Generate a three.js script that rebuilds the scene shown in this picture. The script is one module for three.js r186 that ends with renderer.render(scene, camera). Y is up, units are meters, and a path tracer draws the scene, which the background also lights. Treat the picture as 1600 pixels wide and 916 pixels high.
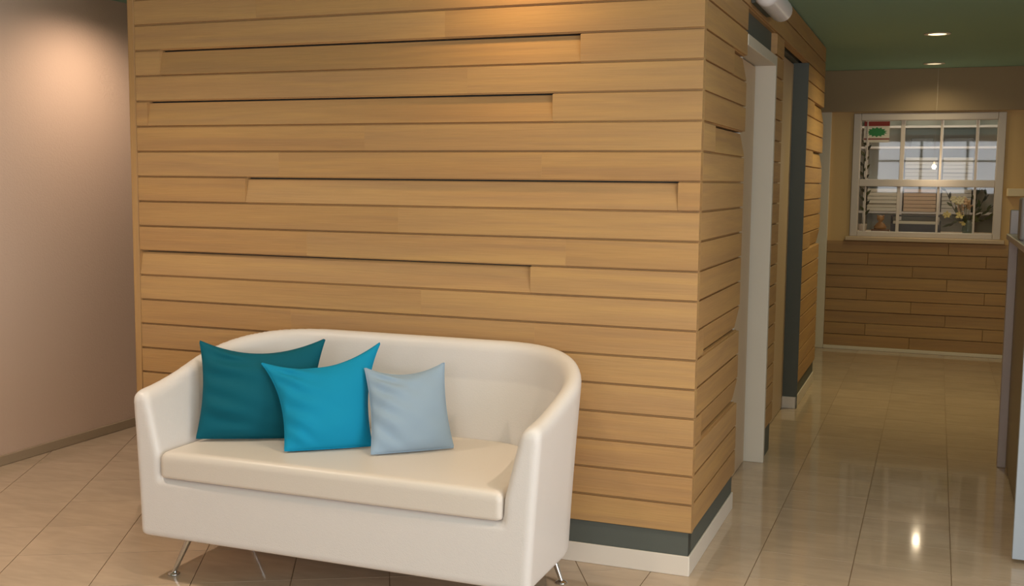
import * as THREE from 'three';
import { RoundedBoxGeometry } from 'three/addons/geometries/RoundedBoxGeometry.js';
import { mergeGeometries, mergeVertices } from 'three/addons/utils/BufferGeometryUtils.js';
import { RectAreaLightUniformsLib } from 'three/addons/lights/RectAreaLightUniformsLib.js';

// ---------------------------------------------------------------- camera, sky, daylight, exposure
RectAreaLightUniformsLib.init();
const scene = new THREE.Scene();
const camera = new THREE.PerspectiveCamera(29.987, 1600 / 916, 0.05, 60);
camera.position.set(0.7866, 1.45, 3.8893);
camera.rotation.set(-0.101895, 0.368187, 0.009765, 'YXZ');
scene.add(camera);
scene.background = new THREE.Color().setRGB(0.9, 0.96, 1.05);      // bright overcast sky outside the glazed front
const renderer = new THREE.WebGLRenderer({ antialias: true });
renderer.toneMapping = THREE.LinearToneMapping;
renderer.toneMappingExposure = 1.06;
renderer.shadowMap.enabled = true;
// daylight entering through the glazed front behind the camera and the glazed bay to its right: area lights filling those openings
const WIN = { x0: -0.4, x1: 3.0, y0: 1.3, y1: 2.3, z: 6.9 }, BAY = { z0: 1.6, z1: 5.6, y0: 0.12, y1: 2.3, x: 3.2 };
function daylight(name, w, h, power, at, towards) {
  const l = new THREE.RectAreaLight(new THREE.Color().setRGB(0.96, 0.98, 1.0), power, w, h);
  l.position.set(...at); l.lookAt(...towards); l.name = name; scene.add(l);
}
daylight('daylight_front', WIN.x1 - WIN.x0, WIN.y1 - WIN.y0, 5.5, [(WIN.x0 + WIN.x1) / 2, 1.8, WIN.z - 0.06], [(WIN.x0 + WIN.x1) / 2, 1.8, 0]);
daylight('daylight_bay', BAY.z1 - BAY.z0, BAY.y1 - BAY.y0, 3.6, [BAY.x - 0.06, 1.21, (BAY.z0 + BAY.z1) / 2], [0, 1.21, (BAY.z0 + BAY.z1) / 2]);

// ---------------------------------------------------------------- helpers
let seed = 20240611;
const rnd = () => { seed = (seed * 1664525 + 1013904223) >>> 0; return seed / 4294967296; };
const lerp = (a, b, t) => a + (b - a) * t, clamp = (x, a = 0, b = 1) => Math.min(b, Math.max(a, x));
const sstep = (a, b, x) => { const t = clamp((x - a) / (b - a)); return t * t * (3 - 2 * t); };
const srgb = (r, g, b) => new THREE.Color().setRGB(r / 255, g / 255, b / 255, THREE.SRGBColorSpace);
const taken = {};
const numbered = (n) => { const k = taken[n] = (taken[n] ?? -1) + 1; return k ? `${n}_${String(k).padStart(3, '0')}` : n; };
function bx(w, h, d, x, y, z) { const g = new THREE.BoxGeometry(w, h, d); g.translate(x, y, z); return g; }
const span = (x0, x1, y0, y1, z0, z1) => bx(x1 - x0, y1 - y0, z1 - z0, (x0 + x1) / 2, (y0 + y1) / 2, (z0 + z1) / 2);
function rspan(x0, x1, y0, y1, z0, z1, r = 0.004, seg = 1) {
  const g = new RoundedBoxGeometry(x1 - x0, y1 - y0, z1 - z0, seg, r); g.translate((x0 + x1) / 2, (y0 + y1) / 2, (z0 + z1) / 2); return g;
}
const tidy = (g) => { const o = g.index ? g.toNonIndexed() : g; for (const k of Object.keys(o.attributes)) if (!['position', 'normal', 'uv'].includes(k)) o.deleteAttribute(k); return o; };
const join = (a) => a.length === 1 ? a[0] : mergeGeometries(a.map(tidy));
function mesh(name, geos, mat, parent) {
  const m = new THREE.Mesh(Array.isArray(geos) ? join(geos) : geos, mat);
  m.name = parent && parent !== scene ? name : numbered(name);
  m.castShadow = m.receiveShadow = true; (parent ?? scene).add(m); return m;
}
function group(name, x = 0, y = 0, z = 0, ry = 0) { const g = new THREE.Group(); g.name = numbered(name); g.position.set(x, y, z); g.rotation.y = ry; scene.add(g); return g; }
function tag(o, label, category, grp) { o.userData.label = label; o.userData.category = category; if (grp) o.userData.group = grp; return o; }
function struct(o, label) { o.userData.kind = 'structure'; if (label) { o.userData.label = label; } return o; }
function uvAxes(g, ua, va, ou = 0, ov = 0) {         // uv in metres along two axes, chosen per face so that no face is smeared
  const p = g.attributes.position, n = g.attributes.normal, uv = new Float32Array(p.count * 2), A = ['x', 'y', 'z'];
  const third = A.find((a) => a !== ua && a !== va);
  const get = (q, a, i) => a === 'x' ? q.getX(i) : a === 'y' ? q.getY(i) : q.getZ(i);
  for (let i = 0; i < p.count; i++) {
    const nu = Math.abs(get(n, ua, i)), nv = Math.abs(get(n, va, i));
    let u = get(p, ua, i), v = get(p, va, i);
    if (nu > 0.7) u = get(p, third, i); else if (nv > 0.7) v = get(p, third, i);
    uv[2 * i] = u + ou; uv[2 * i + 1] = v + ov;
  }
  g.setAttribute('uv', new THREE.BufferAttribute(uv, 2)); return g;
}
// tiling value noise
function noiser(sd) {
  const h = (x, y) => { let n = (x * 374761393 + y * 668265263 + sd * 1442695041) | 0; n = Math.imul(n ^ (n >>> 13), 1274126177); return ((n ^ (n >>> 16)) >>> 0) / 4294967296; };
  return (x, y, px, py) => {
    const xi = Math.floor(x), yi = Math.floor(y), fx = x - xi, fy = y - yi, sx = fx * fx * (3 - 2 * fx), sy = fy * fy * (3 - 2 * fy);
    const m = (a, p) => ((a % p) + p) % p, x0 = m(xi, px), x1 = m(xi + 1, px), y0 = m(yi, py), y1 = m(yi + 1, py);
    return lerp(lerp(h(x0, y0), h(x1, y0), sx), lerp(h(x0, y1), h(x1, y1), sx), sy);
  };
}
function tex(w, h, sizeU, sizeV, fn, color = true) {
  const d = new Uint8Array(w * h * 4);
  for (let y = 0; y < h; y++) for (let x = 0; x < w; x++) { const c = fn(x / w, y / h), i = 4 * (y * w + x); d[i] = clamp(c[0]) * 255; d[i + 1] = clamp(c[1]) * 255; d[i + 2] = clamp(c[2]) * 255; d[i + 3] = 255; }
  const t = new THREE.DataTexture(d, w, h); t.wrapS = t.wrapT = THREE.RepeatWrapping; t.magFilter = THREE.LinearFilter; t.minFilter = THREE.LinearMipmapLinearFilter; t.generateMipmaps = true;
  if (color) t.colorSpace = THREE.SRGBColorSpace; t.repeat.set(1 / sizeU, 1 / sizeV); t.needsUpdate = true; return t;
}
const std = (o) => new THREE.MeshStandardMaterial(o);

// ---------------------------------------------------------------- materials
const nA = noiser(3), nB = noiser(11), nC = noiser(29);
const woodTex = (r, g, b, amp, s) => { const n1 = noiser(s), n2 = noiser(s + 1), n3 = noiser(s + 2); return tex(1024, 512, 2.4, 0.8, (u, v) => {
  const warp = 0.6 * n3(u * 6, v * 8, 6, 8);
  const a = n1(u * 5, v * 48 + warp * 3, 5, 48), f = n2(u * 24, v * 230, 24, 230), w = n3(u * 3, v * 14, 3, 14);
  const k = 1 + amp * ((a - 0.5) * 0.55 + (f - 0.5) * 0.32 + (w - 0.5) * 0.5);
  return [r * k, g * k * (1 + 0.02 * (w - 0.5)), b * k * (1 - 0.05 * (a - 0.5))]; }); };
const woodBump = tex(512, 512, 1.2, 0.8, (u, v) => { const k = 0.6 * nA(u * 14, v * 230, 14, 230) + 0.4 * nB(u * 6, v * 60, 6, 60); return [k, k, k]; }, false);
const wood = [[0.716, 0.562, 0.374], [0.700, 0.545, 0.358], [0.730, 0.576, 0.384], [0.712, 0.552, 0.360]].map(([r, g, b], i) =>
  std({ map: woodTex(r, g, b, 0.13, 40 + 7 * i), roughness: 0.58, bumpMap: woodBump, bumpScale: 0.0006 }));
const tileTex = [0, 1, 2].map((i) => tex(512, 512, 1.05, 0.93, (u, v) => {
  const a = nA(u * 7 + i, v * 26, 7, 26), b = nB(u * 22, v * 60, 22, 60), c = nC(u * 4, v * 4 + i, 4, 4);
  const k = 1 + 0.05 * (a - 0.5) + 0.035 * (b - 0.5) + 0.05 * (c - 0.5) - 0.012 * i; return [0.775 * k, 0.690 * k, 0.600 * k]; }));
const tileMat = tileTex.map((map) => new THREE.MeshPhysicalMaterial({ map, roughness: 0.07, ior: 1.5, specularIntensity: 1 }));
const M = {
  grout: std({ color: srgb(142, 118, 92), roughness: 0.9 }),
  plaster: std({ color: srgb(216, 186, 164), roughness: 0.85, bumpMap: tex(256, 256, 0.4, 0.4, (u, v) => { const k = nA(u * 60, v * 60, 60, 60) * 0.6 + nB(u * 130, v * 130, 130, 130) * 0.4; return [k, k, k]; }, false), bumpScale: 0.0008 }),
  farWall: std({ color: srgb(214, 180, 128), roughness: 0.8 }),
  bulk: std({ color: srgb(168, 146, 116), roughness: 0.85 }),
  ceil: std({ color: srgb(148, 184, 166), roughness: 0.9 }),
  dark: std({ color: srgb(88, 92, 86), roughness: 0.6 }),
  white: std({ color: srgb(226, 216, 204), roughness: 0.4 }),
  sash: std({ color: srgb(206, 194, 184), roughness: 0.45 }),
  whiteTrim: std({ color: srgb(232, 220, 200), roughness: 0.5 }),
  jamb: std({ color: srgb(206, 196, 180), roughness: 0.5 }),
  leaf: std({ color: srgb(204, 178, 146), roughness: 0.5 }),
  skirtL: std({ color: srgb(172, 150, 124), roughness: 0.55 }),
  chrome: std({ color: srgb(205, 205, 205), roughness: 0.12, metalness: 1 }),
  black: std({ color: srgb(22, 20, 20), roughness: 0.4 }),
  alu: std({ color: srgb(190, 178, 178), roughness: 0.4, metalness: 0.3 }),
};
const leatherBump = tex(512, 512, 0.25, 0.25, (u, v) => { const k = 0.55 * nA(u * 90, v * 90, 90, 90) + 0.45 * nB(u * 170, v * 170, 170, 170); return [k, k, k]; }, false);
const leather = std({ color: srgb(226, 220, 217), roughness: 0.42, bumpMap: leatherBump, bumpScale: 0.0003 });
const leatherSeat = std({ color: srgb(222, 212, 202), roughness: 0.36, bumpMap: leatherBump, bumpScale: 0.0003 });

// ---------------------------------------------------------------- floor with its tiles
const CEIL = 2.43, LEFT = -3.545, RIGHT = 3.2, FAR = -6.15, BACK = 7.0, OFFICE = -8.7;
const floor = struct(mesh('floor', span(LEFT - 0.1, RIGHT + 0.1, -0.12, -0.003, OFFICE - 0.1, BACK + 0.1), M.grout));
{
  const EDGE = -0.149, PX = 0.35, PZ = 0.31, G = 0.0016, T = 0.012;
  const geoms = [0, 1, 2, 3, 4, 5].map((i) => { const g = span(-PX / 2 + G, PX / 2 - G, -T, 0, -PZ / 2 + G, PZ / 2 - G); return uvAxes(g, 'x', 'z', i * 0.37, i * 0.61); });
  const rest = [];
  for (let i = 0; i < 10; i++) for (let j = -20; j < 24; j++) {
    const x = EDGE + PX * (i + 0.5), z = -1.025 + PZ * (j + 0.5);
    if (z - PZ / 2 < FAR - 0.3 || z > BACK || x - PX / 2 > RIGHT) continue;
    const k = Math.floor(rnd() * 6), m = Math.floor(rnd() * 3);
    if (x < 1.75 && z < 0.45) { const t = mesh('tile', geoms[k], tileMat[m], floor); t.position.set(x, 0, z); }
    else { const g = geoms[k].clone(); g.translate(x, 0, z); rest.push(g); }
  }
  // lobby: the same tiles laid at an angle, cut along the corridor edge and the left wall
  const a = THREE.MathUtils.degToRad(27.7), ux = -Math.sin(a), uz = -Math.cos(a), vx = Math.cos(a), vz = -Math.sin(a), S = 0.355;
  const clip = (poly, fx, lim, sign) => { const out = []; for (let i = 0; i < poly.length; i++) { const p = poly[i], q = poly[(i + 1) % poly.length], dp = sign * (p[fx] - lim), dq = sign * (q[fx] - lim); if (dp >= 0) out.push(p); if ((dp > 0 && dq < 0) || (dp < 0 && dq > 0)) { const t = dp / (dp - dq); out.push([lerp(p[0], q[0], t), lerp(p[1], q[1], t)]); } } return out; };
  for (let i = -40; i < 40; i++) for (let j = -40; j < 40; j++) {
    const c = (s, t) => [-2.445 + vx * s + ux * t, 0.765 + vz * s + uz * t], g = G;
    let poly = [c(i * S + g, j * S + g), c((i + 1) * S - g, j * S + g), c((i + 1) * S - g, (j + 1) * S - g), c(i * S + g, (j + 1) * S - g)];
    poly = clip(poly, 0, EDGE - g, -1); if (poly.length < 3) continue;
    poly = clip(poly, 0, LEFT, 1); if (poly.length < 3) continue;
    poly = clip(poly, 1, FAR, 1); if (poly.length < 3) continue;
    poly = clip(poly, 1, BACK, -1); if (poly.length < 3) continue;
    const mx = poly.reduce((q, p) => q + p[0], 0) / poly.length, mz = poly.reduce((q, p) => q + p[1], 0) / poly.length;
    if (mx > -2.2 && mz < -0.3 && mz > -4.1) continue;                              // under the panelled block
    const sh = new THREE.Shape(poly.map(([x, z]) => new THREE.Vector2(x, -z)));
    const e = new THREE.ExtrudeGeometry(sh, { depth: T, bevelEnabled: false }); e.rotateX(-Math.PI / 2); e.translate(0, -T, 0); uvAxes(e, 'x', 'z', rnd() * 3, rnd() * 3);
    if (mz > -1.9 && mz < 1.15) mesh('tile', e, tileMat[Math.floor(rnd() * 3)], floor); else rest.push(e);
  }
  mesh('distant_tiles', rest, tileMat[1], floor).userData.kind = 'stuff';
}

// ---------------------------------------------------------------- room shell
struct(mesh('ceiling', span(LEFT - 0.1, RIGHT + 0.1, CEIL, CEIL + 0.12, OFFICE - 0.1, BACK + 0.1), M.ceil), 'grey green painted ceiling over corridor and lobby');
struct(mesh('wall_left', uvAxes(span(LEFT - 0.12, LEFT, 0, CEIL, OFFICE - 0.1, BACK + 0.1), 'z', 'y'), M.plaster), 'plain pinkish beige painted wall at the left');
struct(mesh('baseboard_left', rspan(LEFT, LEFT + 0.014, 0, 0.052, FAR, BACK, 0.005, 2), M.skirtL));
struct(mesh('wall_right', [span(RIGHT, RIGHT + 0.12, 0, CEIL, OFFICE - 0.1, BAY.z0), span(RIGHT, RIGHT + 0.12, 0, CEIL, BAY.z1, BACK + 0.1), span(RIGHT, RIGHT + 0.12, BAY.y1, CEIL, BAY.z0, BAY.z1), span(RIGHT, RIGHT + 0.12, 0, BAY.y0, BAY.z0, BAY.z1)], M.farWall));
struct(mesh('wall_rear', [span(LEFT, WIN.x0, 0, CEIL, BACK - 0.1, BACK), span(WIN.x1, RIGHT, 0, CEIL, BACK - 0.1, BACK), span(WIN.x0, WIN.x1, WIN.y1, CEIL, BACK - 0.1, BACK), span(WIN.x0, WIN.x1, 0, WIN.y0, BACK - 0.1, BACK)], M.plaster));
{
  const f = new THREE.Group(); f.name = 'window_2'; scene.add(f); struct(f, 'white mullions of the glazed front behind the camera');
  for (let i = 0; i <= 4; i++) { const x = lerp(WIN.x0 + 0.025, WIN.x1 - 0.025, i / 4); mesh('mullion', rspan(x - 0.025, x + 0.025, WIN.y0, WIN.y1, WIN.z - 0.13, WIN.z - 0.08, 0.004), M.white, f); }
  mesh('transom', rspan(WIN.x0, WIN.x1, 1.9, 1.94, WIN.z - 0.128, WIN.z - 0.082, 0.004), M.white, f);
}
{
  const f = new THREE.Group(); f.name = 'window_3'; scene.add(f); struct(f, 'white mullions of the glazed bay to the right of the camera');
  for (let i = 0; i <= 5; i++) { const z = lerp(BAY.z0 + 0.025, BAY.z1 - 0.025, i / 5); mesh('mullion', rspan(BAY.x + 0.02, BAY.x + 0.07, BAY.y0, BAY.y1, z - 0.025, z + 0.025, 0.004), M.white, f); }
  const g = new THREE.MeshPhysicalMaterial({ color: 0xffffff, roughness: 0.02, transmission: 1, thickness: 0, ior: 1.5 });
  mesh('pane', new THREE.PlaneGeometry(BAY.z1 - BAY.z0, BAY.y1 - BAY.y0).rotateY(-Math.PI / 2).translate(BAY.x + 0.045, (BAY.y0 + BAY.y1) / 2, (BAY.z0 + BAY.z1) / 2), g, f);
  mesh('pane', new THREE.PlaneGeometry(WIN.x1 - WIN.x0, WIN.y1 - WIN.y0).rotateY(Math.PI).translate((WIN.x0 + WIN.x1) / 2, (WIN.y0 + WIN.y1) / 2, WIN.z + 0.05), g, scene.getObjectByName('window_2'));
}
// far wall with the hatch opening
const HX0 = 0.085, HX1 = 1.297, HY0 = 1.0, HY1 = 2.062;
struct(mesh('wall_far', [span(LEFT, HX0, 0, CEIL, FAR - 0.12, FAR), span(HX1, RIGHT, 0, CEIL, FAR - 0.12, FAR), span(HX0, HX1, 0, HY0, FAR - 0.12, FAR), span(HX0, HX1, HY1, CEIL, FAR - 0.12, FAR)], M.farWall), 'tan painted end wall of the corridor');
struct(mesh('trim_1', rspan(-0.6, RIGHT, 2.075, CEIL, FAR, FAR + 0.05, 0.004), M.bulk), 'brownish bulkhead under the ceiling above the hatch window');
struct(mesh('trim_2', rspan(-0.2, -0.1, 0, 2.075, FAR, FAR + 0.035, 0.004), M.whiteTrim), 'pale vertical trim strip at the corridor end');
struct(mesh('baseboard_far', rspan(-0.1, RIGHT, 0, 0.03, FAR, FAR + 0.045, 0.004), M.whiteTrim));

// ---------------------------------------------------------------- timber planks
const P0 = 1.56215, PITCH = 0.107585, yk = (k) => P0 - k * PITCH;
const profile = (() => { // section of one board: full-height tongue behind, face with small arrises in front (x = depth, y = height)
  const h = PITCH - 0.0008, t = 0.04, g = 0.0036, d = 0.012;
  return [[-t, 0], [-d, 0], [-d, g], [-0.0015, g], [0, g + 0.0015], [0, h - g - 0.0015], [-0.0015, h - g], [-d, h - g], [-d, h], [-t, h]].map(([a, b]) => new THREE.Vector2(a, b));
})();
const TILT = { x: Math.asin(0.0215 / PITCH), z: Math.asin(0.0215 / PITCH) };
const plankShape = new THREE.Shape(profile);
function plank(parent, along, a, b, k, tilt, mi, base = 0) { // along 'x' (front, faces +z) or 'z' (side, faces +x); spans a..b, row k..k+1; tilt 1 = upper edge pushed in, -1 = lower edge pushed in
  const g = new THREE.ExtrudeGeometry(plankShape, { depth: b - a - 0.0002, bevelEnabled: false });      // profile in xy, length +z
  if (along === 'x') { g.rotateY(Math.PI / 2); g.scale(1, 1, -1); const ix = g.attributes.position; // profile depth -> z
    for (let i = 0; i < ix.count; i += 3) for (const at of [g.attributes.position, g.attributes.normal, g.attributes.uv]) { const s = at.itemSize; for (let c = 0; c < s; c++) { const q = at.array[(i + 1) * s + c]; at.array[(i + 1) * s + c] = at.array[(i + 2) * s + c]; at.array[(i + 2) * s + c] = q; } } }
  uvAxes(g, along, 'y', rnd() * 5, rnd() * 5);
  if (tilt) { const h = tilt > 0 ? 0 : PITCH, th = tilt * TILT[along]; g.translate(0, -h, 0); if (along === 'x') g.rotateX(-th); else g.rotateZ(th); g.translate(0, h, 0); }
  const m = mesh('plank', g, wood[mi], parent);
  if (along === 'x') m.position.set(a, yk(k + 1), base); else m.position.set(base, yk(k + 1), a);
  return m;
}
// front face of the block
const core = new THREE.Group(); core.name = 'wall_center'; scene.add(core); struct(core, 'light oak plank wall behind the white sofa');
const XL = -2.468;
{
  // row -> list of [end x, upper edge pushed in]
  const rows = {
    '-8': [[-1.3, 0], [0, 0]], '-7': [[-0.9, 0], [0, 0]], '-6': [[-1.85, 0], [-0.7, 0], [0, 0]], '-5': [[-1.0, 0], [0, 0]],
    '-4': [[-2.34, 0], [-0.455, 1], [0, 0]], '-3': [[-0.905, 0], [0, 0]], '-2': [[-2.41, 0], [-0.56, 1], [0, 0]], '-1': [[-1.35, 0], [0, 0]],
    '0': [[-1.75, 0], [-0.6, 0], [0, 0]], '1': [[-1.915, 0], [-0.08, 1], [0, 0]], '2': [[-1.2, 0], [0, 0]], '3': [[-1.62, 0], [-0.5, 0], [0, 0]],
    '4': [[-0.64, 1], [0, 0]], '5': [[-1.1, 0], [0, 0]], '6': [[-1.7, 0], [-0.62, 0], [0, 0]], '7': [[-0.95, 0], [0, 0]], '8': [[-1.4, 0], [0, 0]],
    '9': [[-1.9, 0], [-0.55, 0], [0, 0]], '10': [[-1.15, 0], [0, 0]], '11': [[-0.75, 0], [0, 0]], '12': [[-1.5, 0], [0, 0]] };
  for (let k = -8; k <= 12; k++) { let a = XL; for (const [b, r] of rows[k]) { plank(core, 'x', a, b, k, r, Math.floor(rnd() * 4)); a = b; } }
  mesh('corner_strip', uvAxes(rspan(XL - 0.034, XL - 0.001, yk(13), CEIL - 0.002, -0.06, 0.004, 0.003), 'y', 'x'), wood[1], core);
  mesh('core', [span(XL - 0.03, -0.115, 0, CEIL - 0.001, -4.35, -0.0625), span(-0.115, -0.0625, 0, CEIL - 0.001, -0.93, -0.0625), span(-0.115, -0.0625, 0, CEIL - 0.001, -2.115, -1.835), span(-0.115, -0.0625, 0, CEIL - 0.001, -4.35, -3.295),
    span(-0.115, -0.0625, 2.2077, CEIL - 0.001, -4.35, -0.0625)], M.dark, core);
  mesh('kick_band', [span(XL - 0.03, -0.012, 0.0, yk(13) - 0.0005, -0.0625, -0.012)], M.dark, core);
}
struct(mesh('baseboard_center', [rspan(XL - 0.03, -0.006, 0, 0.076, -0.012, -0.004, 0.003, 2)], M.white));
// side face of the block along the corridor
const side = new THREE.Group(); side.name = 'wall_corridor'; scene.add(side); struct(side, 'oak plank wall along the corridor with two door recesses');
{
  const Z0 = -0.0415;
  for (let k = -8; k <= 12; k++) {
    const m = () => Math.floor(rnd() * 4);
    if (k <= -7) { plank(side, 'z', -1.6, Z0, k, 0, m()); plank(side, 'z', -3.1, -1.6, k, 0, m()); plank(side, 'z', -4.35, -3.1, k, 0, m()); continue; }
    // first pier
    if (k === -4) { plank(side, 'z', -0.62, Z0, k, 0, m()); plank(side, 'z', -0.93, -0.62, k, 1, m()); }
    else if (k === -1) { plank(side, 'z', -0.26, Z0, k, 0, m()); plank(side, 'z', -0.93, -0.26, k, 1, m()); }
    else if (k === 6 || k === 9) { plank(side, 'z', -0.14, Z0, k, 0, m()); plank(side, 'z', -0.93, -0.14, k, -1, m()); }
    else plank(side, 'z', -0.93, Z0, k, 0, m());
    plank(side, 'z', -2.115, -1.835, k, 0, m());
    const far = k === -4 || k === -1 ? 1 : k === 4 ? -1 : 0;
    if (far) { plank(side, 'z', -3.72, -3.305, k, 0, m()); plank(side, 'z', -4.35, -3.72, k, far, m()); } else plank(side, 'z', -4.35, -3.305, k, 0, m());
  }
  for (const [a, b] of [[-0.93, -0.0125], [-2.115, -1.835], [-4.35, -3.295]]) mesh('kick_band', span(-0.0625, -0.012, 0, yk(13) - 0.0005, a, b), M.dark, side);
  // reveal of the second recess
  mesh('reveal', span(-0.115, -0.0005, 0, 2.2072, -3.3045, -3.2945), M.dark, side);
}
struct(mesh('baseboard_corridor', [rspan(-0.012, -0.004, 0, 0.076, -0.93, -0.006, 0.003, 2), rspan(-0.012, -0.004, 0, 0.076, -4.35, -3.284, 0.003, 2), rspan(-0.1, -0.004, 0, 0.076, -3.2945, -3.284, 0.003, 2)], M.white));
// first door: leaf, pale frame, dark panel over it
const door1 = new THREE.Group(); door1.name = 'door_1'; scene.add(door1); struct(door1, 'recessed beige door with pale frame nearest the wall corner');
mesh('leaf', rspan(-0.115, -0.095, 0.004, 2.035, -1.778, -0.965, 0.003), M.leaf, door1);
mesh('jamb', rspan(-0.115, 0.004, 0, 2.09, -1.835, -1.795, 0.004, 2), M.jamb, door1);
mesh('jamb', rspan(-0.115, -0.0235, 0, 2.09, -0.962, -0.9305, 0.004, 2), M.jamb, door1);
mesh('head', rspan(-0.115, 0.004, 2.04, 2.09, -1.8, -0.9315, 0.004, 2), M.jamb, door1);
mesh('transom_panel', span(-0.1, -0.03, 2.0905, 2.2072, -1.834, -0.931), M.dark, door1);
const door2 = new THREE.Group(); door2.name = 'door_2'; scene.add(door2); struct(door2, 'recessed pinkish beige door further down the corridor');
mesh('leaf', rspan(-0.115, -0.092, 0.004, 2.2, -3.29, -2.12, 0.003), M.leaf, door2);

// ---------------------------------------------------------------- surface nets for upholstery
function nets(sdf, b0, b1, cell) {
  const n = [0, 1, 2].map((i) => Math.ceil((b1[i] - b0[i]) / cell) + 1), [nx, ny, nz] = n, F = new Float32Array(nx * ny * nz), id = (x, y, z) => x + nx * (y + ny * z);
  for (let z = 0; z < nz; z++) for (let y = 0; y < ny; y++) for (let x = 0; x < nx; x++) F[id(x, y, z)] = sdf(b0[0] + x * cell, b0[1] + y * cell, b0[2] + z * cell);
  const V = new Int32Array(nx * ny * nz).fill(-1), P = [], N = [], I = [];
  const e = 0.0015, grad = (x, y, z) => { const g = [sdf(x + e, y, z) - sdf(x - e, y, z), sdf(x, y + e, z) - sdf(x, y - e, z), sdf(x, y, z + e) - sdf(x, y, z - e)], l = Math.hypot(...g) || 1; return [g[0] / l, g[1] / l, g[2] / l, l / (2 * e)]; };
  for (let z = 0; z < nz - 1; z++) for (let y = 0; y < ny - 1; y++) for (let x = 0; x < nx - 1; x++) {
    let sx = 0, sy = 0, sz = 0, c = 0;
    const f = (i) => F[id(x + (i & 1), y + ((i >> 1) & 1), z + (i >> 2))];
    let inside = 0; for (let i = 0; i < 8; i++) if (f(i) < 0) inside++; if (inside === 0 || inside === 8) continue;
    for (let i = 0; i < 8; i++) for (const s of [1, 2, 4]) { if (i & s) continue; const a = f(i), b = f(i | s); if ((a < 0) === (b < 0)) continue; const t = a / (a - b);
      sx += (i & 1) + (s === 1 ? t : 0); sy += ((i >> 1) & 1) + (s === 2 ? t : 0); sz += (i >> 2) + (s === 4 ? t : 0); c++; }
    let p = [b0[0] + (x + sx / c) * cell, b0[1] + (y + sy / c) * cell, b0[2] + (z + sz / c) * cell];
    for (let it = 0; it < 2; it++) { const d = sdf(...p), g = grad(...p), st = clamp(d / Math.max(g[3], 0.5), -cell * 0.5, cell * 0.5); p = [p[0] - g[0] * st, p[1] - g[1] * st, p[2] - g[2] * st]; }
    const g = grad(...p); V[id(x, y, z)] = P.length / 3; P.push(...p); N.push(g[0], g[1], g[2]);
  }
  const quad = (a, b, c, d, flip) => { if (flip) I.push(a, c, b, a, d, c); else I.push(a, b, c, a, c, d); };
  for (let z = 1; z < nz - 1; z++) for (let y = 1; y < ny - 1; y++) for (let x = 1; x < nx - 1; x++) {
    const a = F[id(x, y, z)];
    if ((a < 0) !== (F[id(x + 1, y, z)] < 0)) quad(V[id(x, y - 1, z - 1)], V[id(x, y, z - 1)], V[id(x, y, z)], V[id(x, y - 1, z)], !(a < 0));
    if ((a < 0) !== (F[id(x, y + 1, z)] < 0)) quad(V[id(x - 1, y, z - 1)], V[id(x - 1, y, z)], V[id(x, y, z)], V[id(x, y, z - 1)], !(a < 0));
    if ((a < 0) !== (F[id(x, y, z + 1)] < 0)) quad(V[id(x - 1, y - 1, z)], V[id(x, y - 1, z)], V[id(x, y, z)], V[id(x - 1, y, z)], !(a < 0));
  }
  const g = new THREE.BufferGeometry(); g.setAttribute('position', new THREE.Float32BufferAttribute(P, 3)); g.setAttribute('normal', new THREE.Float32BufferAttribute(N, 3)); g.setIndex(I);
  const uv = new Float32Array(P.length / 3 * 2); for (let i = 0; i < P.length / 3; i++) { uv[2 * i] = P[3 * i] + 0.4 * P[3 * i + 2]; uv[2 * i + 1] = P[3 * i + 1] + 0.7 * P[3 * i + 2]; }
  g.setAttribute('uv', new THREE.BufferAttribute(uv, 2)); return g;
}
const smax = (a, b, k) => { const h = Math.max(k - Math.abs(a - b), 0) / k; return Math.max(a, b) + h * h * k * 0.25; };

// ---------------------------------------------------------------- the white tub sofa
const SX = -1.092;
const sofa = group('sofa', SX, 0, 0); tag(sofa, 'white leatherette two seat tub sofa with chrome legs against the plank wall', 'sofa');
const HW = 0.748, ZB = 0.072, RC = 0.38, YB = 0.167;
const flare = (y) => 0.044 * Math.pow(clamp((y - YB) / 0.7), 1.25);
const zf = (y) => 0.790 - 0.012 * (y - YB);
const planD = (x, z) => { const qx = Math.abs(x) - HW + RC, qz = ZB + RC - z; return Math.hypot(Math.max(qx, 0), Math.max(qz, 0)) + Math.min(Math.max(qx, qz), 0) - RC; };
const rim = (x, z) => 0.692 + 0.158 * Math.pow(1 - sstep(0.02, 0.86, z), 1.15);
const bodySDF = (x, y, z) => {
  const d = planD(x, z) - flare(y), t = 0.064 + 0.042 * clamp((0.70 - y) / 0.24);
  let o = smax(d, z - zf(y), 0.03);
  const cav = smax(d + t, 0.386 - y, 0.02);
  o = smax(o, -cav, 0.03); o = smax(o, (y - rim(x, z)) * 0.95, 0.042); o = smax(o, YB - y, 0.02);
  return o;
};
mesh('body', nets(bodySDF, [-0.84, 0.11, 0.0], [0.84, 0.92, 0.86], 0.0125), leather, sofa);
const seatSDF = (x, y, z) => {
  const d = planD(x, z) - flare(0.44), t = 0.106;
  let o = smax(d + t + 0.002, z - zf(0.42) - 0.004 - 0.006 * (1 - Math.pow(Math.abs(x) / 0.66, 4)), 0.022);
  const crown = 0.006 * (1 - Math.pow(clamp(Math.abs(x) / 0.62), 4)) ;
  o = smax(o, y - 0.483 - crown, 0.032); o = smax(o, 0.388 - y, 0.012); return o;
};
mesh('seat_cushion', nets(seatSDF, [-0.72, 0.36, 0.1], [0.72, 0.52, 0.82], 0.0115), leatherSeat, sofa);
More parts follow.
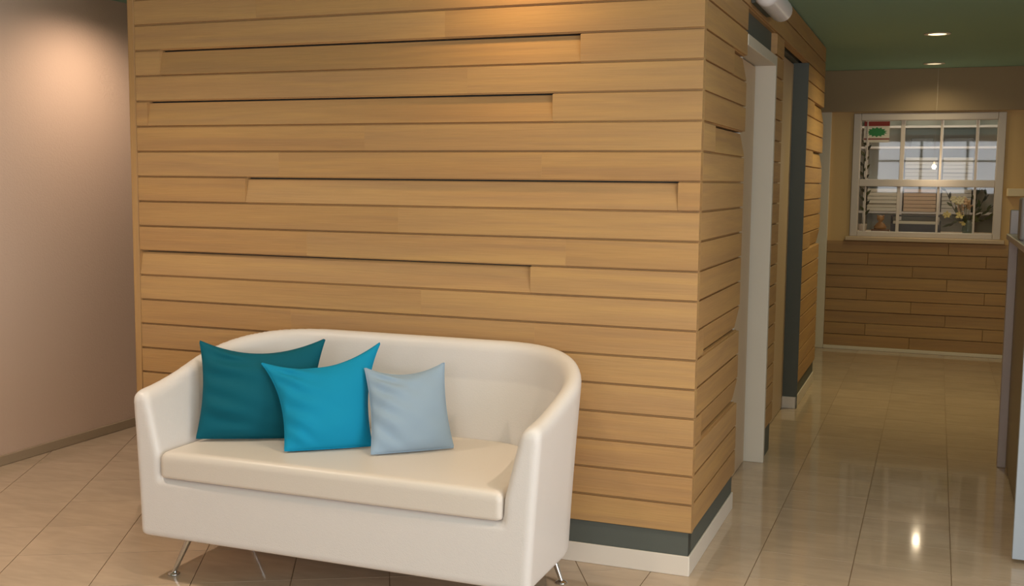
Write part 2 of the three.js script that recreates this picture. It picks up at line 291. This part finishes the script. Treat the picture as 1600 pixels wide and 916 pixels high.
for (const [sx, z0, z1] of [[-1, 0.67, 0.7], [1, 0.67, 0.7], [-1, 0.22, 0.235], [1, 0.22, 0.235]]) {
  const top = new THREE.Vector3(sx * 0.60, YB + 0.012, z0), bot = new THREE.Vector3(sx * 0.672, 0.008, z1);
  const leg = mesh('leg', (() => { const L = top.distanceTo(bot), g = new THREE.CylinderGeometry(0.0135, 0.008, L, 14); g.translate(0, L / 2, 0);
    g.applyQuaternion(new THREE.Quaternion().setFromUnitVectors(new THREE.Vector3(0, 1, 0), top.clone().sub(bot).normalize())); g.translate(bot.x, bot.y, bot.z); return g; })(), M.chrome, sofa);
  const pad = mesh('foot', new THREE.LatheGeometry([[0, 0], [0.019, 0], [0.022, 0.002], [0.022, 0.006], [0.016, 0.009], [0.008, 0.012], [0, 0.012]].map(([a, b]) => new THREE.Vector2(a, b)), 18), M.chrome, leg);
  pad.position.set(bot.x, 0, bot.z);
}

// ---------------------------------------------------------------- cushions
const weave = tex(256, 256, 0.06, 0.06, (u, v) => { const k = 0.5 + 0.25 * Math.sin(u * Math.PI * 2 * 24) * Math.sin(v * Math.PI * 2 * 24) + 0.3 * (nA(u * 40, v * 40, 40, 40) - 0.5); return [k, k, k]; }, false);
const fabric = (c, r = 0.75) => new THREE.MeshPhysicalMaterial({ color: c, roughness: r, bumpMap: weave, bumpScale: 0.0003, specularIntensity: 0.35 });
function cushion(label, c, corners, thick, ear, wrinkleSeed, dent, sideEar = 0.4) {
  const [A, B, C, D] = corners.map((p) => new THREE.Vector3(...p));      // bottom left, bottom right, top right, top left
  const ctr = new THREE.Vector3().add(A).add(B).add(C).add(D).multiplyScalar(0.25);
  const U = B.clone().sub(A).add(C).sub(D), W = D.clone().sub(A).add(C).sub(B), Nn = U.clone().cross(W).normalize();
  const n = 44, w = noiser(wrinkleSeed);
  const geo = (sgn) => {
    const P = [], UV = [], I = [];
    for (let j = 0; j <= n; j++) for (let i = 0; i <= n; i++) {
      // concentrate the grid at the edges
      const u = 0.5 - 0.5 * Math.cos(Math.PI * i / n), v = 0.5 - 0.5 * Math.cos(Math.PI * j / n), a = 2 * u - 1, b = 2 * v - 1;
      const pu = a * (1 - ear * sideEar * (1 - b * b) * Math.pow(Math.abs(a), 1.5)), pv = b * (1 - ear * (b > 0 ? 1 : -0.02) * (1 - a * a) * Math.pow(Math.abs(b), 1.5));
      const s = (pu + 1) / 2, t = (pv + 1) / 2;
      const p = new THREE.Vector3().addScaledVector(A, (1 - s) * (1 - t)).addScaledVector(B, s * (1 - t)).addScaledVector(C, s * t).addScaledVector(D, (1 - s) * t);
      const e = (1 - a * a) * (1 - b * b);
      let h = thick * Math.pow(e, 0.52) * (1 - 0.12 * b);
      // folds running in from the left edge, fading to the middle
      const fold = Math.sin((v * 4.6 + 2.4 * u + 0.9 * w(u * 2, v * 3, 50, 50)) * 6.283) * Math.exp(-Math.pow((u - 0.2) / 0.24, 2)) * 0.0085 + (w(u * 5 + 7, v * 6, 50, 50) - 0.5) * 0.012;
      h += fold * Math.pow(clamp(e * 3.2), 0.7) * (sgn > 0 ? 1 : 0.3);
      if (dent && sgn > 0) h -= dent * Math.exp(-(Math.pow((a) / 0.5, 2) + Math.pow((b - 0.75) / 0.35, 2)));
      p.addScaledVector(Nn, sgn * h);
      P.push(p.x - ctr.x, p.y - ctr.y, p.z - ctr.z); UV.push(u * 0.42, v * 0.42);
    }
    for (let j = 0; j < n; j++) for (let i = 0; i < n; i++) { const q = j * (n + 1) + i; if (sgn > 0) I.push(q, q + 1, q + n + 2, q, q + n + 2, q + n + 1); else I.push(q, q + n + 2, q + 1, q, q + n + 1, q + n + 2); }
    const g = new THREE.BufferGeometry(); g.setAttribute('position', new THREE.Float32BufferAttribute(P, 3)); g.setAttribute('uv', new THREE.Float32BufferAttribute(UV, 2)); g.setIndex(I); g.computeVertexNormals(); return g;
  };
  const grp = group('throw_pillow', ctr.x, ctr.y, ctr.z); tag(grp, label, 'pillow', 'throw pillows on the sofa');
  const mat = fabric(c);
  mesh('cover', [geo(1), geo(-1)], mat, grp);
  // sewn edge round the cover
  const pts = []; const edge = (a, b) => { const pu = a * (1 - ear * sideEar * (1 - b * b) * Math.pow(Math.abs(a), 1.5)), pv = b * (1 - ear * (b > 0 ? 1 : -0.02) * (1 - a * a) * Math.pow(Math.abs(b), 1.5)), s = (pu + 1) / 2, t = (pv + 1) / 2;
    return new THREE.Vector3().addScaledVector(A, (1 - s) * (1 - t)).addScaledVector(B, s * (1 - t)).addScaledVector(C, s * t).addScaledVector(D, (1 - s) * t).sub(ctr); };
  const m = 20; for (let i = 0; i < m; i++) pts.push(edge(-1 + 2 * i / m, -1)); for (let i = 0; i < m; i++) pts.push(edge(1, -1 + 2 * i / m)); for (let i = 0; i < m; i++) pts.push(edge(1 - 2 * i / m, 1)); for (let i = 0; i < m; i++) pts.push(edge(-1, 1 - 2 * i / m));
  mesh('seam', new THREE.TubeGeometry(new THREE.CatmullRomCurve3(pts, true, 'catmullrom', 0.1), 160, 0.0028, 6, true), mat, grp);
  return grp;
}
cushion('dark teal pillow in the left corner of the white sofa', srgb(4, 90, 108), [[-1.715, 0.497, 0.618], [-1.33, 0.497, 0.435], [-1.358, 0.846, 0.30], [-1.785, 0.838, 0.495]], 0.066, 0.30, 5, 0.006, 0.3);
cushion('bright turquoise pillow in the middle of the three on the sofa', srgb(14, 142, 184), [[-1.314, 0.497, 0.652], [-1.07, 0.497, 0.462], [-1.125, 0.846, 0.295], [-1.515, 0.772, 0.492]], 0.068, 0.34, 17, 0.006, 0.5);
cushion('small pale grey blue pillow at the right of the turquoise one', srgb(150, 172, 194), [[-1.014, 0.497, 0.572], [-0.79, 0.497, 0.37], [-0.872, 0.785, 0.275], [-1.133, 0.766, 0.40]], 0.055, 0.24, 31, 0.004, 0.35);

// ---------------------------------------------------------------- ceiling lamps
function downlight(x, z, label, rgb, candela, angle, penumbra, glow, r = 0.06, group_) {
  const g = group('ceiling_downlight', x, CEIL, z); tag(g, label, 'ceiling light', group_);
  mesh('trim_ring', new THREE.LatheGeometry([[r, -0.002], [r + 0.004, -0.007], [r + 0.024, -0.005], [r + 0.026, 0], [r, 0]].map(([a, b]) => new THREE.Vector2(a, b)), 32), M.white, g);
  const lens = new THREE.CircleGeometry(r, 28); lens.rotateX(Math.PI / 2); lens.translate(0, -0.003, 0);
  mesh('lens', lens, std({ color: srgb(255, 250, 240), emissive: new THREE.Color().setRGB(...rgb), emissiveIntensity: glow, roughness: 0.6 }), g);
  const s = new THREE.SpotLight(new THREE.Color().setRGB(...rgb), candela, 0, angle, penumbra, 2); s.position.set(0, -0.012, 0); s.target.position.set(0, -2, 0); s.castShadow = true; s.shadow.radius = 2.2; g.add(s); g.add(s.target);
  return g;
}
const WARM = [1.0, 0.64, 0.27], SOFT = [1.0, 0.80, 0.62];
downlight(0.741, -3.86, 'round recessed downlight nearer the camera on the green corridor ceiling', [1, 0.84, 0.42], 5.6, 1.4, 1, 3.0, 0.058);
downlight(0.717, -5.72, 'round recessed downlight close to the end wall of the corridor', [1, 0.84, 0.5], 1.2, 1.3, 1, 0.9, 0.058);
downlight(-0.68, 0.24, 'warm downlight above the right half of the white sofa', WARM, 1.4, 1.4, 1, 3, 0.05);
downlight(-3.06, -0.78, 'warm downlight beside the plain left wall', SOFT, 4.2, 1.42, 0.7, 3, 0.05);
downlight(-2.3, 1.2, 'unseen warm downlight added over the left end of the sofa front', SOFT, 7, 1.3, 1, 3, 0.05);  // added lamp out of view, brightens the left floor, wall and sofa
downlight(-0.75, 1.3, 'unseen warm downlight added over the lobby before the right arm of the sofa', SOFT, 3, 1.3, 1, 3, 0.05);  // another added lamp out of view, for warm top light on the seat
downlight(0.85, 1.1, 'unseen warm downlight added over the corridor mouth', SOFT, 8, 1.3, 1, 3, 0.05);  // added out of view to lift the corridor floor and side planks

// ---------------------------------------------------------------- fixture over the first door
{
  const f = group('emergency_lamp', 0, 2.255, -1.2); tag(f, 'white rounded tube lamp mounted above the corridor door', 'wall lamp');
  const c = new THREE.CapsuleGeometry(0.052, 0.46, 8, 20); c.rotateX(Math.PI / 2); c.translate(0.068, 0, 0); mesh('tube', c, std({ color: srgb(226, 222, 224), roughness: 0.3 }), f);
  mesh('bracket', [rspan(0.0005, 0.03, -0.03, 0.03, -0.22, 0.22, 0.004)], M.dark, f);
  mesh('end_cap', (() => { const g = new THREE.CylinderGeometry(0.03, 0.036, 0.04, 18); g.rotateX(Math.PI / 2); g.translate(0.068, 0.012, -0.295); return g; })(), M.black, f);
}

// ---------------------------------------------------------------- hatch window, sill, planks below
const win = new THREE.Group(); win.name = 'window_1'; scene.add(win); struct(win, 'white framed hatch window at the end of the corridor');
{
  const f0 = FAR - 0.09, f1 = FAR + 0.02, W = 0.062;
  mesh('frame', [rspan(HX0, HX0 + W, HY0, HY1, f0, f1, 0.005), rspan(HX1 - W, HX1, HY0, HY1, f0, f1, 0.005), rspan(HX0 + W, HX1 - W, HY1 - 0.06, HY1, f0, f1, 0.005), rspan(HX0 + W, HX1 - W, HY0, HY0 + 0.045, f0, f1, 0.005)], M.sash, win);
  mesh('meeting_rail', rspan(HX0 + W, HX1 - W, 1.435, 1.497, f0 + 0.02, f1 - 0.015, 0.005), M.sash, win);
  for (const [x, w, y0, y1] of [[0.489, 0.034, 1.497, HY1 - 0.06], [0.8, 0.018, 1.497, HY1 - 0.06], [1.08, 0.018, 1.497, HY1 - 0.06], [0.475, 0.026, HY0 + 0.045, 1.435], [0.795, 0.018, HY0 + 0.045, 1.435], [1.085, 0.016, HY0 + 0.045, 1.435], [0.2, 0.014, HY0 + 0.045, 1.435], [0.2, 0.012, 1.497, HY1 - 0.06]])
    mesh('muntin', rspan(x - w / 2, x + w / 2, y0, y1, FAR - 0.055, FAR - 0.02, 0.003), M.sash, win);
  const glass = new THREE.MeshPhysicalMaterial({ color: 0xffffff, roughness: 0.02, transmission: 1, thickness: 0, ior: 1.5 });
  mesh('pane', new THREE.PlaneGeometry(HX1 - HX0 - 2 * W, HY1 - 0.06 - 1.497).translate((HX0 + HX1) / 2, (HY1 - 0.06 + 1.497) / 2, FAR - 0.04), glass, win);
  mesh('pane', new THREE.PlaneGeometry(HX1 - HX0 - 2 * W, 1.435 - HY0 - 0.045).translate((HX0 + HX1) / 2, (1.435 + HY0 + 0.045) / 2, FAR - 0.06), glass, win);
  mesh('window_sill', rspan(HX0 - 0.03, HX1 + 0.03, HY0 - 0.034, HY0, FAR - 0.09, FAR + 0.1, 0.006, 2), M.leaf, win);
}
const dado = new THREE.Group(); dado.name = 'wall_dado'; scene.add(dado); struct(dado, 'oak plank cladding below the hatch window');
for (let r = 0; r < 9; r++) { const y0 = 0.031 + r * 0.1035; let a = -0.098; for (const b of [[0.62, 1.75], [0.25, 1.2, 1.75], [0.9, 1.75]][r % 3]) {
  const g = rspan(a, b - 0.002, y0, y0 + 0.098, FAR, FAR + (r % 4 === 2 ? 0.018 : 0.03), 0.003); mesh('plank', uvAxes(g, 'x', 'y', rnd() * 4, rnd() * 4), wood[Math.floor(rnd() * 4)], dado); a = b; } }
{ // cream ledge right of the hatch
  tag(mesh('wall_shelf', rspan(1.325, 2.1, 1.365, 1.43, FAR + 0.0005, FAR + 0.16, 0.006, 2), std({ color: srgb(236, 214, 172), roughness: 0.5 })), 'cream wall shelf to the right of the hatch window', 'shelf');
}

// ---------------------------------------------------------------- office behind the hatch
const oMat = std({ color: srgb(214, 208, 190), roughness: 0.8 });
struct(mesh('wall_office', [span(-0.6, 2.2, 0, CEIL, OFFICE, OFFICE + 0.1), span(-0.7, -0.6, 0, CEIL, OFFICE, FAR - 0.121), span(2.2, 2.3, 0, CEIL, OFFICE, FAR - 0.121)], oMat));
{
  const l = group('office_fill_panel', 0.75, CEIL, -6.95); tag(l, 'unseen white light panel added on the office ceiling behind the hatch', 'ceiling light');  // unseen panel, added to light the room behind the hatch
  mesh('panel_frame', [rspan(-0.62, 0.62, -0.03, -0.0005, -0.32, -0.3, 0.003), rspan(-0.62, 0.62, -0.03, -0.0005, 0.3, 0.32, 0.003), rspan(-0.62, -0.6, -0.03, -0.0005, -0.3, 0.3, 0.003), rspan(0.6, 0.62, -0.03, -0.0005, -0.3, 0.3, 0.003)], M.white, l);
  mesh('diffuser', span(-0.6, 0.6, -0.022, -0.018, -0.3, 0.3), std({ color: 0xffffff, emissive: srgb(255, 246, 228), emissiveIntensity: 1 }), l);
  const a = new THREE.RectAreaLight(srgb(255, 244, 226), 1.6, 1.2, 0.6); a.position.set(0, -0.03, 0); a.rotation.x = -Math.PI / 2; l.add(a);
}
{ // pigeonhole shelving against the office back
  const sh = group('shelving_unit', 0.72, 0, -7.62); tag(sh, 'white open shelving unit inside the office behind the hatch', 'shelf');
  for (const x of [-0.9, -0.6, -0.262, 0.085, 0.4, 0.62, 0.9]) mesh('upright', rspan(x - 0.014, x + 0.014, 0.06, 2.2, -0.14, 0.14, 0.003), M.white, sh);
  for (const y of [0.3, 0.75, 1.17, 1.475, 1.80, 2.0]) mesh('shelf_board', rspan(-0.9, 0.9, y, y + 0.022, -0.14, 0.135, 0.003), M.white, sh);
  mesh('back_panel', span(-0.9, 0.9, 0.06, 2.2, -0.155, -0.141), std({ color: srgb(196, 196, 182), roughness: 0.8 }), sh);
  mesh('plinth', rspan(-0.9, 0.9, 0, 0.06, -0.14, 0.12, 0.003), M.white, sh);
}
const paper = [srgb(226, 214, 190), srgb(220, 186, 152), srgb(214, 206, 190)].map((c) => std({ color: c, roughness: 0.85 }));
{
  const spots = [[0.288, 1.1925, 0.29, 0], [0.632, 1.1925, 0.30, 1], [0.962, 1.1925, 0.27, 2], [0.632, 1.4975, 0.30, 2], [0.962, 1.4975, 0.27, 2]];
  const names = ['cream stack of folders in the shelving behind the figurine', 'peach stack of folders in the shelving above the black tray', 'grey stack of folders in the shelving behind the flowers', 'grey stack of folders on the upper shelf in the middle pane', 'grey stack of folders on the upper shelf in the right pane'];
  spots.forEach(([x, y, w, m], i) => { const s = group('folder_stack', x, y, -7.6); tag(s, names[i], 'folders', 'folder stacks in the office shelving');
    for (let k = 0; k < 6; k++) mesh('folder', rspan(-w / 2 + 0.004 * rnd(), w / 2 - 0.006 * rnd(), k * 0.037, k * 0.037 + 0.033, -0.12, 0.12 - 0.01 * rnd(), 0.003), paper[m], s); });
  for (const [x, w, l] of [[0.63, 0.2, 'dark grey box file standing on the top shelf in the office'], [0.962, 0.26, 'long dark box file on the top shelf near the window edge']])
    tag(mesh('box_file', rspan(x - w / 2, x + w / 2, 1.8225, 1.9, -7.7, -7.52, 0.005), std({ color: srgb(88, 92, 92), roughness: 0.6 })), l, 'box file');
}
{ // desk behind the hatch and the things on it
  const d = group('office_desk', 0.7, 0, -6.6); tag(d, 'beige office desk just behind the hatch window', 'desk');
  mesh('top', rspan(-0.8, 0.8, 1.0, 1.03, -0.24, 0.3, 0.005), M.leaf, d);
  for (const x of [-0.74, 0.74]) mesh('leg_panel', rspan(x - 0.02, x + 0.02, 0, 1.0, -0.22, 0.28, 0.004), M.leaf, d);
  const t = group('document_tray', 0.62, 1.03, -6.6); tag(t, 'black document tray holding white paper on the desk behind the hatch', 'tray');
  mesh('tray_body', [rspan(-0.21, 0.21, 0, 0.012, -0.12, 0.12, 0.003), rspan(-0.21, 0.21, 0.01, 0.075, 0.112, 0.12, 0.003), rspan(-0.21, -0.2, 0.01, 0.15, -0.12, 0.112, 0.003), rspan(0.2, 0.21, 0.01, 0.11, -0.12, 0.112, 0.003), rspan(-0.2, 0.2, 0.14, 0.152, -0.12, 0.1, 0.003)], M.black, t);
  mesh('paper', rspan(-0.19, 0.19, 0.014, 0.1, -0.11, 0.1, 0.003), paper[2], t);
  const f = group('figurine', 0.325, 1.03, -6.45); tag(f, 'small brown figurine on a wooden base at the left of the tray', 'figurine');
  const br = std({ color: srgb(150, 104, 44), roughness: 0.5 });
  mesh('base', rspan(-0.075, 0.075, 0, 0.025, -0.04, 0.04, 0.006, 2), std({ color: srgb(112, 74, 34), roughness: 0.5 }), f);
  mesh('body', new THREE.LatheGeometry([[0, 0.025], [0.05, 0.026], [0.055, 0.045], [0.034, 0.075], [0.018, 0.088], [0.016, 0.094], [0.028, 0.106], [0.032, 0.122], [0.024, 0.14], [0.008, 0.148], [0, 0.149]].map(([a, b]) => new THREE.Vector2(a, b)), 20), br, f);
  for (const s of [-1, 1]) mesh('ear', new THREE.SphereGeometry(0.009, 10, 8).translate(s * 0.024, 0.142, 0), br, f);
}
// leaves and flowers
const leafG = (() => { const s = new THREE.Shape(); s.moveTo(0, 0); s.quadraticCurveTo(0.5, 0.35, 0, 1); s.quadraticCurveTo(-0.5, 0.35, 0, 0); const g = new THREE.ExtrudeGeometry(s, { depth: 0.03, bevelEnabled: false, curveSegments: 5 }); return g; })();
const stemTube = (pts, r) => new THREE.TubeGeometry(new THREE.CatmullRomCurve3(pts.map((p) => new THREE.Vector3(...p))), 14, r, 5, false);
const green = [srgb(52, 62, 28), srgb(70, 80, 36), srgb(40, 46, 24)].map((c) => std({ color: c, roughness: 0.6 }));
function leafAt(parent, p, dir, len, wid, m) { const g = leafG.clone(); g.scale(wid, len, 0.05); const o = mesh('leaf', g, green[m], parent); o.position.set(...p); o.quaternion.setFromUnitVectors(new THREE.Vector3(0, 1, 0), new THREE.Vector3(...dir).normalize()); return o; }
{
  const v = group('flower_vase', 1.05, 1.03, -6.46); tag(v, 'glass vase of yellow flowers and dark leaves behind the hatch', 'vase');
  mesh('vase', new THREE.LatheGeometry([[0, 0], [0.042, 0], [0.05, 0.02], [0.045, 0.06], [0.03, 0.1], [0.036, 0.12], [0.033, 0.12], [0.027, 0.1], [0.041, 0.06], [0.045, 0.02], [0.038, 0.006], [0, 0.006]].map(([a, b]) => new THREE.Vector2(a, b)), 24), new THREE.MeshPhysicalMaterial({ color: srgb(210, 220, 214), roughness: 0.08, transmission: 0.85, thickness: 0, ior: 1.5 }), v);
  const yel = [srgb(216, 196, 124), srgb(222, 210, 168), srgb(206, 168, 128)].map((c) => std({ color: c, roughness: 0.7 }));
  for (let i = 0; i < 12; i++) {
    const x = -0.2 + 0.17 * rnd() + (i % 3) * 0.05, y = 0.1 + 0.2 * rnd(), z = -0.05 + 0.1 * rnd();
    mesh('stem', stemTube([[0, 0.02, 0], [x * 0.4, 0.1, z * 0.4], [x, y, z]], 0.0025), green[1], v);
    const parts = []; for (let k = 0; k < 8; k++) { const g = new THREE.SphereGeometry(1, 7, 5); g.scale(0.02, 0.007, 0.011); g.rotateZ(0.35); g.translate(0.02, 0, 0); g.rotateY(k * Math.PI / 4 + rnd()); parts.push(g); }
    const h = new THREE.SphereGeometry(0.012, 8, 6); parts.push(h); const fl = mesh('flower', parts, yel[i % 3], v); fl.position.set(x, y, z); fl.rotation.set(0.9 + rnd() * 0.5, 0, rnd() - 0.5);
  }
  const sprays = [[[0, 0.1, 0], [0.06, 0.18, 0.02], [0.13, 0.34, 0.02]], [[0, 0.1, 0], [0.1, 0.17, 0.03], [0.24, 0.29, 0.02]], [[0, 0.08, 0], [-0.06, 0.12, 0.05], [-0.13, 0.09, 0.06]], [[0, 0.1, 0], [0.05, 0.22, -0.02], [0.06, 0.4, -0.02]], [[0, 0.08, 0], [-0.1, 0.18, 0.03], [-0.19, 0.37, 0.02]], [[0, 0.1, 0], [0.12, 0.13, 0.03], [0.22, 0.19, 0.03]]];
  for (const sp of sprays) { mesh('stem', stemTube(sp, 0.003), green[2], v); const c = new THREE.CatmullRomCurve3(sp.map((p) => new THREE.Vector3(...p)));
    for (let k = 1; k <= 6; k++) { const p = c.getPoint(k / 6), t = c.getTangent(k / 6), s = k % 2 ? 1 : -1; leafAt(v, [p.x, p.y, p.z], [t.x + s * 0.5, t.y + 0.2 * s, t.z + 0.2], 0.06 + 0.03 * rnd(), 0.045, k % 3); } }
  const w = group('potted_sprig', 0.175, 1.03, -6.42); tag(w, 'tall thin dark sprig at the left edge of the hatch window', 'plant');
  mesh('pot', new THREE.LatheGeometry([[0, 0], [0.03, 0], [0.04, 0.07], [0.036, 0.07], [0.028, 0.01], [0, 0.01]].map(([a, b]) => new THREE.Vector2(a, b)), 18), M.white, w);
  const sp = [[0, 0.01, 0], [0.01, 0.3, 0], [-0.01, 0.55, 0.01], [0.02, 0.86, 0]]; mesh('stem', stemTube(sp, 0.004), green[2], w); const c = new THREE.CatmullRomCurve3(sp.map((p) => new THREE.Vector3(...p)));
  for (let k = 3; k <= 20; k++) { const p = c.getPoint(k / 20), s = k % 2 ? 1 : -1; leafAt(w, [p.x, p.y, p.z], [s * 0.6, 0.7, 0.25], 0.06 + 0.03 * rnd(), 0.05, k % 3); }
}
{ // sign on the upper left pane: red line, green splash, red line
  const c = document.createElement('canvas'); c.width = 256; c.height = 192; const x = c.getContext('2d');
  x.fillStyle = '#d8cfc0'; x.fillRect(0, 0, 256, 192); x.fillStyle = '#a03a2a'; x.fillRect(0, 0, 256, 42);
  x.fillStyle = '#2f7f45'; x.beginPath(); for (let i = 0; i < 28; i++) { const a = i / 28 * 6.2832, r = i % 2 ? 1 : 0.74; const px = 128 + Math.cos(a) * 108 * r, py = 98 + Math.sin(a) * 46 * r; i ? x.lineTo(px, py) : x.moveTo(px, py); } x.closePath(); x.fill();
  x.fillStyle = '#8a4a44'; x.fillRect(0, 154, 256, 14);
  const t = new THREE.CanvasTexture(c); t.colorSpace = THREE.SRGBColorSpace;
  const s = new THREE.Mesh(new THREE.BoxGeometry(0.21, 0.18, 0.003), std({ map: t, roughness: 0.6 })); s.position.set(0.275, 1.905, FAR - 0.0345); s.name = 'window_sign'; s.castShadow = s.receiveShadow = true; scene.add(s);
  tag(s, 'small red and green sign stuck on the upper left window pane', 'sign');
}
{ // bright point before the hatch glass, built as a hanging bulb
  const b = group('pendant_bulb', 0.752, 1.607, -5.95); tag(b, 'small glowing bulb hanging before the upper middle window pane', 'bulb');
  mesh('cord', new THREE.CylinderGeometry(0.0005, 0.0005, CEIL - 1.607 - 0.04, 6).translate(0, (CEIL - 1.607 + 0.04) / 2, 0), M.white, b);
  mesh('socket', new THREE.CylinderGeometry(0.006, 0.008, 0.03, 14).translate(0, 0.027, 0), M.white, b);
  mesh('bulb', new THREE.SphereGeometry(0.015, 18, 14), std({ color: 0xffffff, emissive: srgb(255, 236, 200), emissiveIntensity: 28 }), b);
  const p = new THREE.PointLight(srgb(255, 232, 196), 0.12, 0, 2); p.castShadow = true; p.shadow.radius = 1; b.add(p);
}

// ---------------------------------------------------------------- reception counter at the right edge
{
  const c = group('reception_counter', 1.12, 0, -0.63); tag(c, 'reception counter with pale blue grey end panel at the right edge', 'counter');
  mesh('end_panel', rspan(0, 0.75, 0.018, 1.18, -0.03, 0, 0.003), std({ color: srgb(176, 186, 200), roughness: 0.4 }), c);
  mesh('side_panel', span(0.06, 0.075, 0.02, 1.18, -1.56, -0.03), std({ color: srgb(150, 134, 112), roughness: 0.5 }), c);
  mesh('core', span(0.075, 0.75, 0.02, 1.17, -1.56, -0.031), M.leaf, c);
  mesh('plinth', span(0.07, 0.7, 0, 0.02, -1.54, -0.04), M.black, c);
  mesh('post', rspan(0.018, 0.062, 0, 1.33, -1.605, -1.561, 0.005, 2), M.alu, c);
  mesh('worktop', rspan(0.004, 0.78, 1.18, 1.21, -1.56, 0.01, 0.006, 2), M.alu, c);
  const d = group('card_terminal', 1.235, 1.21, -1.5); tag(d, 'grey box shaped device with black buttons on the counter', 'device');
  mesh('housing', rspan(-0.1, 0.12, 0, 0.19, -0.08, 0.08, 0.012, 3), std({ color: srgb(150, 142, 140), roughness: 0.5 }), d);
  for (const [x, y, r] of [[-0.055, 0.145, 0.024], [-0.01, 0.06, 0.024]]) { const g = new THREE.CylinderGeometry(r, r * 1.1, 0.016, 20); g.rotateX(Math.PI / 2); g.translate(x, y, 0.086); mesh('button', g, M.black, d); }
}
renderer.render(scene, camera);
